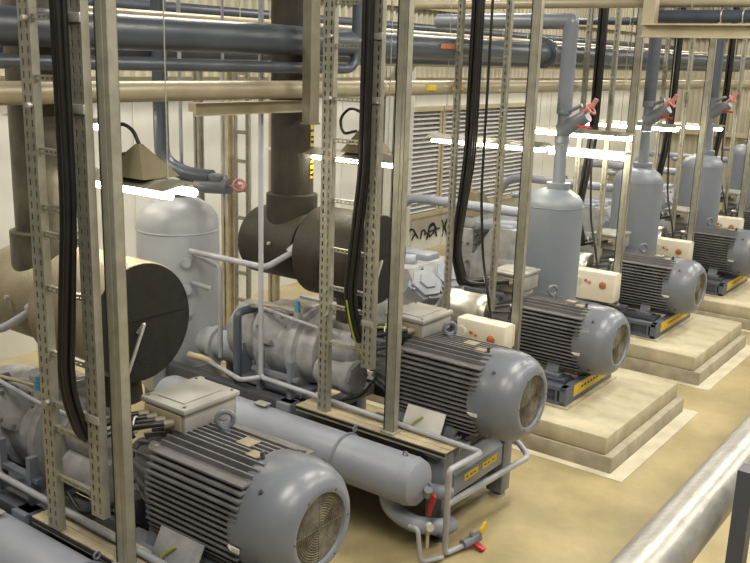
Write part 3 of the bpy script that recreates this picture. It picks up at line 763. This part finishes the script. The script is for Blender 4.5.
def spost(x, y, z1, w, m, label):
    t = T('support_post', label, 'post', (x, y, 0), 'steel support posts')
    q = MB(); q.box(x-w, x+w, y-w, y-w+.01, 0, z1); q.box(x-w, x+w, y+w-.01, y+w, 0, z1); q.box(x-.008, x+.008, y-w, y+w, 0, z1); t.part('column', q, m)
    q = MB(); q.box(x-w-.04, x+w+.04, y-w-.04, y+w+.04, 0, .015); t.part('base_plate', q, m)
spost(-7.07, 6.87, 3.6, .05, 'tray', 'tan steel support post just right of the domed pale tank')
spost(-7.2, 7.75, 3.6, .05, 'beam', 'pale support post behind the small end of dark drum')
spost(-7.6, 6.95, 3.6, .04, 'galvy', 'thin pale support post behind the domed tank edge')
spost(-8.75, 12.45, 3.4, .17, 'panel', 'pale wide post at the left end of the louvres')
t = T('wall_ladder', 'slotted upright cable ladder beside the posts, left of the brown duct', 'cable ladder', (-7.2, 7.2, .1))
for x in (-7.3, -7.1):
    t.part('side_rail', slotted(MB(), x, 7.2, 0, 3.6, .05, .03, 1), 'galvy')
for k in range(10):
    q = MB(); q.box(-7.28, -7.12, 7.2, 7.23, .3+k*.32, .34+k*.32); t.part('rung', q, 'galvy')
q = MB(); q.box(-4.86, -4.78, 4.35, 5.5, 3.0, 3.06); q.box(-4.80, -4.78, 4.35, 5.5, 2.97, 3.0)
solo('cross_channel', q, 'beam', 'pale steel channel crossing in front of the ducts under the tan pipe', 'beam', None, (-4.82, 4, 3))
q = MB()
q.box(-5.8, -5.0, 6.62, 6.68, 1.0, 1.06); q.box(-5.78, -5.72, 6.62, 6.68, 0, 1.0); q.box(-5.06, -5.0, 6.62, 6.68, 0, 1.0)
solo('pipe_rack', q, 'pipelight', 'low pale pipe rack behind the dark brown drum', 'rack', None, (-5.4, 6.65, 0))

# ------------------------------------------------------------------ overhead pipes
def bpipe(name, x, z, r, y0, y1, m, label, flanges=()):
    t = T(name, label, 'pipe', (x, y0, z), 'overhead pipes')
    q = MB(); q.cyl((x, y0, z), (x, y1, z), r, seg=28); t.part('run', q, m)
    for y in (2.1, 6.6, 11.9, 16.8, 21.5):
        q = MB(); q.cyl((x, y, z+r), (x, y, 6), .007, seg=6); t.part('hanger_rod', q, 'galv')
    for y in flanges:
        q = MB(); q.cyl((x, y-.03, z), (x, y-.002, z), r*1.5, seg=28); q.cyl((x, y+.002, z), (x, y+.03, z), r*1.5, seg=28); t.part('flange', q, m)
    return t
t = bpipe('header_pipe', -4.68, 3.15, .066, 1.2, 24, 'pipetan', 'tan overhead pipe, lowest of the long runs')
for y in (7.05, 7.5):
    q = MB(); q.bxc((-4.613, y, 3.155), (.006, .16 if y < 7.2 else .2, .05)); t.part('label', q, 'yellow', label='yellow pipe label')
t = bpipe('header_pipe', -4.68, 3.51, .108, 1.2, 24, 'pipeblue', 'thick blue-grey overhead pipe running the whole row', (9.4,))
q = MB(); q.bxc((-4.570, 7.25, 3.525), (.006, .3, .045)); t.part('label', q, 'orange', label='orange pipe label')
t = T('conduit_pipe', 'thin blue-grey pipe between thick and tan overhead pipes, turning upward', 'pipe', (-4.6, 1.2, 3.33), 'overhead pipes')
q = MB(); q.tube([(-4.62, 1.2, 3.33), (-4.62, 5.93, 3.31), (-4.62, 5.93, 6)], .04, 16, .14); t.part('run', q, 'pipeblue')
bpipe('header_pipe', -6.2, 3.68, .05, 1.2, 24, 'pipetan', 'thin tan pipe high behind the thick overhead pipe')
bpipe('header_pipe', -6.6, 3.40, .06, 1.2, 24, 'navy', 'dark overhead pipe behind the others')
bpipe('header_pipe', -8.6, 3.9, .07, 1.2, 25, 'navy', 'dark pipe high along the back wall')
bpipe('header_pipe', -8.6, 3.35, .06, 1.2, 25, 'pipetan', 'tan pipe along back wall above the louvres')
def apipe(name, y, z, r, x0, x1, m, label):
    t = T(name, label, 'pipe', (x0, y, z), 'cross pipes'); q = MB(); q.cyl((x0, y, z), (x1, y, z), r, seg=24); t.part('run', q, m)
    for x in (x0+.4, x1-.6):
        q = MB(); q.cyl((x, y, z+r), (x, y, 6), .007, seg=6); t.part('hanger_rod', q, 'galv')
    q = MB(); q.cyl((x0-.02, y, z), (x0+.03, y, z), r*1.35, seg=24); t.part('flange', q, m); return t
apipe('cross_pipe', 9.15, 4.02, .05, -6.4, 1.0, 'pipetan', 'tan cross pipe at the top right edge')
apipe('cross_pipe', 9.1, 3.885, .06, -3.4, 1.0, 'navy', 'dark blue cross pipe above the tan beam at top right')
apipe('cross_pipe', 12.0, 3.98, .05, -7.5, -3.6, 'navy', 'dark cross pipe behind the tan beam, over the first tank')
t = T('roof_beam', 'tan steel beam with plate post crossing at the top right', 'beam', (-1.5, 9.0, 3.7), None)
q = MB(); q.box(-3.42, 1.5, 8.96, 9.04, 3.68, 3.81, .005); q.box(-3.42, 1.5, 8.9, 8.96, 3.795, 3.81); q.box(-3.42, 1.5, 8.9, 8.96, 3.68, 3.695); t.part('beam', q, 'beam')
q = MB(); q.box(-3.42, -3.30, 8.93, 9.04, 3.81, 6); t.part('hanger_post', q, 'beam')
q = MB()
for x in (-2.7, -2.5):
    q.torus((x, 9.1, 3.885), (1, 0, 0), .066, .006, 20, 6); q.cyl((x, 8.98, 3.81), (x, 9.06, 3.83), .008)
t.part('pipe_clip', q, 'galv')
q = MB(); q.box(-4.5, -4.42, 5.14, 5.24, 2.92, 6); q.box(-4.51, -4.41, 5.135, 5.245, 2.905, 2.92)
solo('hanger_post', q, 'post', 'brown hanger post cut off in mid air before the dark duct', 'post', None, (-4.46, 5.19, 6))

# ------------------------------------------------------------------ tube lights
def light(xc, y, z, label, hood=None, L=1.3, hw=.2, hh=.26, tr=.019, sp=.04):
    t = T('tube_light', label, 'light', (xc, y, z), 'hanging tube lights')
    q = MB(); q.prism([(xc-L/2, y-.16, z+.03), (xc-L/2, y-.05, z+.07), (xc-L/2, y+.05, z+.07), (xc-L/2, y+.16, z+.03), (xc-L/2, y+.05, z+.05), (xc-L/2, y-.05, z+.05)], (L, 0, 0))
    t.part('reflector', q, 'galvy')
    for s in (-1, 1):
        q = MB(); q.cyl((xc-L/2+.02, y+s*sp, z+.0), (xc+L/2-.02, y+s*sp, z+.0), tr, seg=14); t.part('tube', q, 'tube')
    q = MB()
    for x in (xc-.5, xc+.5): q.cyl((x, y, z+.07), (x, y, 6), .004, seg=6)
    t.part('hanger_wire', q, 'galv')
    if hood is not None:
        q = MB()
        a = [q.bm.verts.new(p) for p in ((hood-hw, y-hw*.7, z+.075), (hood+hw, y-hw*.7, z+.075), (hood+hw, y+hw*.7, z+.075), (hood-hw, y+hw*.7, z+.075))]
        top = [q.bm.verts.new(p) for p in ((hood-.015, y-.015, z+hh), (hood+.015, y-.015, z+hh), (hood+.015, y+.015, z+hh), (hood-.015, y+.015, z+hh))]
        for i in range(4): q.bm.faces.new((a[i], a[(i+1) % 4], top[(i+1) % 4], top[i]))
        q.bm.faces.new(top); q.bm.faces.new(a[::-1])
        t.part('hood', q, 'hood', label='olive pyramid hood')
        q = MB(); q.tube([(hood, y, z+hh), (hood-.05, y, z+hh+.08), (hood-.17, y, z+hh+.12), (hood-.28, y, z+hh+.02), (hood-.24, y, z+hh-.1), (hood-.06, y-.06, z+hh-.06)], .012, 8, .12)
        t.part('cord', q, 'rubber')
    return t
LX = -4.62
light(LX, 3.52, 2.6, 'hanging tube light above the tan drum, with olive pyramid hood', -4.37, 1.3, .2, .26, .025, .09)
light(LX, 5.72, 2.6, 'hanging tube light beside the dark brown duct', -4.33, 1.3, .17, .3)
light(LX+.08, 8.0, 2.59, 'hanging tube light before the louvres, left of the first tall tank')
light(LX+.22, 9.85, 2.61, 'hanging tube light right of first tank valve')
light(LX+.1, 11.75, 2.62, 'hanging tube light before the second tank pipe')
light(LX-.1, 14.4, 2.5, 'far hanging tube light before the third tank')
light(-4.22, 9.75, 2.40, 'lower tube light between the first and second tank', None, .95)
light(-7.2, 4.9, 2.75, 'far tube light near the back wall above the domed tank')

# ------------------------------------------------------------------ big pale pipe close to the camera
t = T('lagged_pipe', 'thick white lagged pipe close to the camera at lower right', 'pipe', (-.87, 3, 1.8), None)
bx, bz = -.865, 1.735
q = MB(); q.cyl((bx, .4, bz), (bx, 12, bz), .10, seg=40); t.part('pipe_run', q, 'bigpipe')
q = MB()
for y in (2.2, 5.2): q.torus((bx, y, bz), (0, 1, 0), .0995, .003, 40, 6)
t.part('lagging_seam', q, 'bigpipe')
q = MB(); q.box(bx+.13, bx+.19, 3.32, 3.4, 0, 1.95); q.box(bx+.10, bx+.22, 3.30, 3.42, 0, .015)
solo('pipe_stanchion', q, 'dark', 'dark upright stanchion cut by the lower right frame edge', 'stanchion', None, (bx+.16, 3.36, 0))

# ------------------------------------------------------------------ lamps, world, camera
def area(x, y, sx, sy, e, z=5.85, col=(1, .935, .80)):
    l = bpy.data.lights.new('unseen_hall_lamp', 'AREA'); l.shape = 'RECTANGLE'; l.size = sx; l.size_y = sy; l.energy = e; l.color = col
    o = bpy.data.objects.new('unseen_hall_lamp', l); COL.objects.link(o); o.location = (x, y, z)
for x in (-6.6, -1.4, 1.6):
    for y in (1.5, 6.5, 11.5, 17, 22.5): area(x, y, .6, 2.4, 190)  # unseen ceiling lamps; the farthest row is added to brighten the far wall
w = bpy.data.worlds.new('hall_air'); S.world = w; w.use_nodes = True
b = w.node_tree.nodes['Background']; b.inputs[0].default_value = (1, .95, .86, 1); b.inputs[1].default_value = .10

f, p, r, yw, H = 902.6, math.radians(13.89), math.radians(1.80), math.radians(36.32), 3.4
right = V((math.cos(yw), math.sin(yw), 0)); fh = V((-math.sin(yw), math.cos(yw), 0)); Zv = V((0, 0, 1))
fw = math.cos(p)*fh - math.sin(p)*Zv; up = math.sin(p)*fh + math.cos(p)*Zv
rt = math.cos(r)*right + math.sin(r)*up; u2 = -math.sin(r)*right + math.cos(r)*up
cd = bpy.data.cameras.new('camera'); cam = bpy.data.objects.new('camera', cd); COL.objects.link(cam)
cd.sensor_fit = 'HORIZONTAL'; cd.sensor_width = 36; cd.lens = 36*f/750; cd.clip_end = 200; cd.clip_start = .05
cam.matrix_world = Matrix(((rt.x, u2.x, -fw.x, 0), (rt.y, u2.y, -fw.y, 0), (rt.z, u2.z, -fw.z, H), (0, 0, 0, 1)))
S.camera = cam
S.view_settings.view_transform = 'Standard'; S.view_settings.look = 'None'; S.view_settings.gamma = 1
S.view_settings.use_curve_mapping = False; S.view_settings.exposure = 0
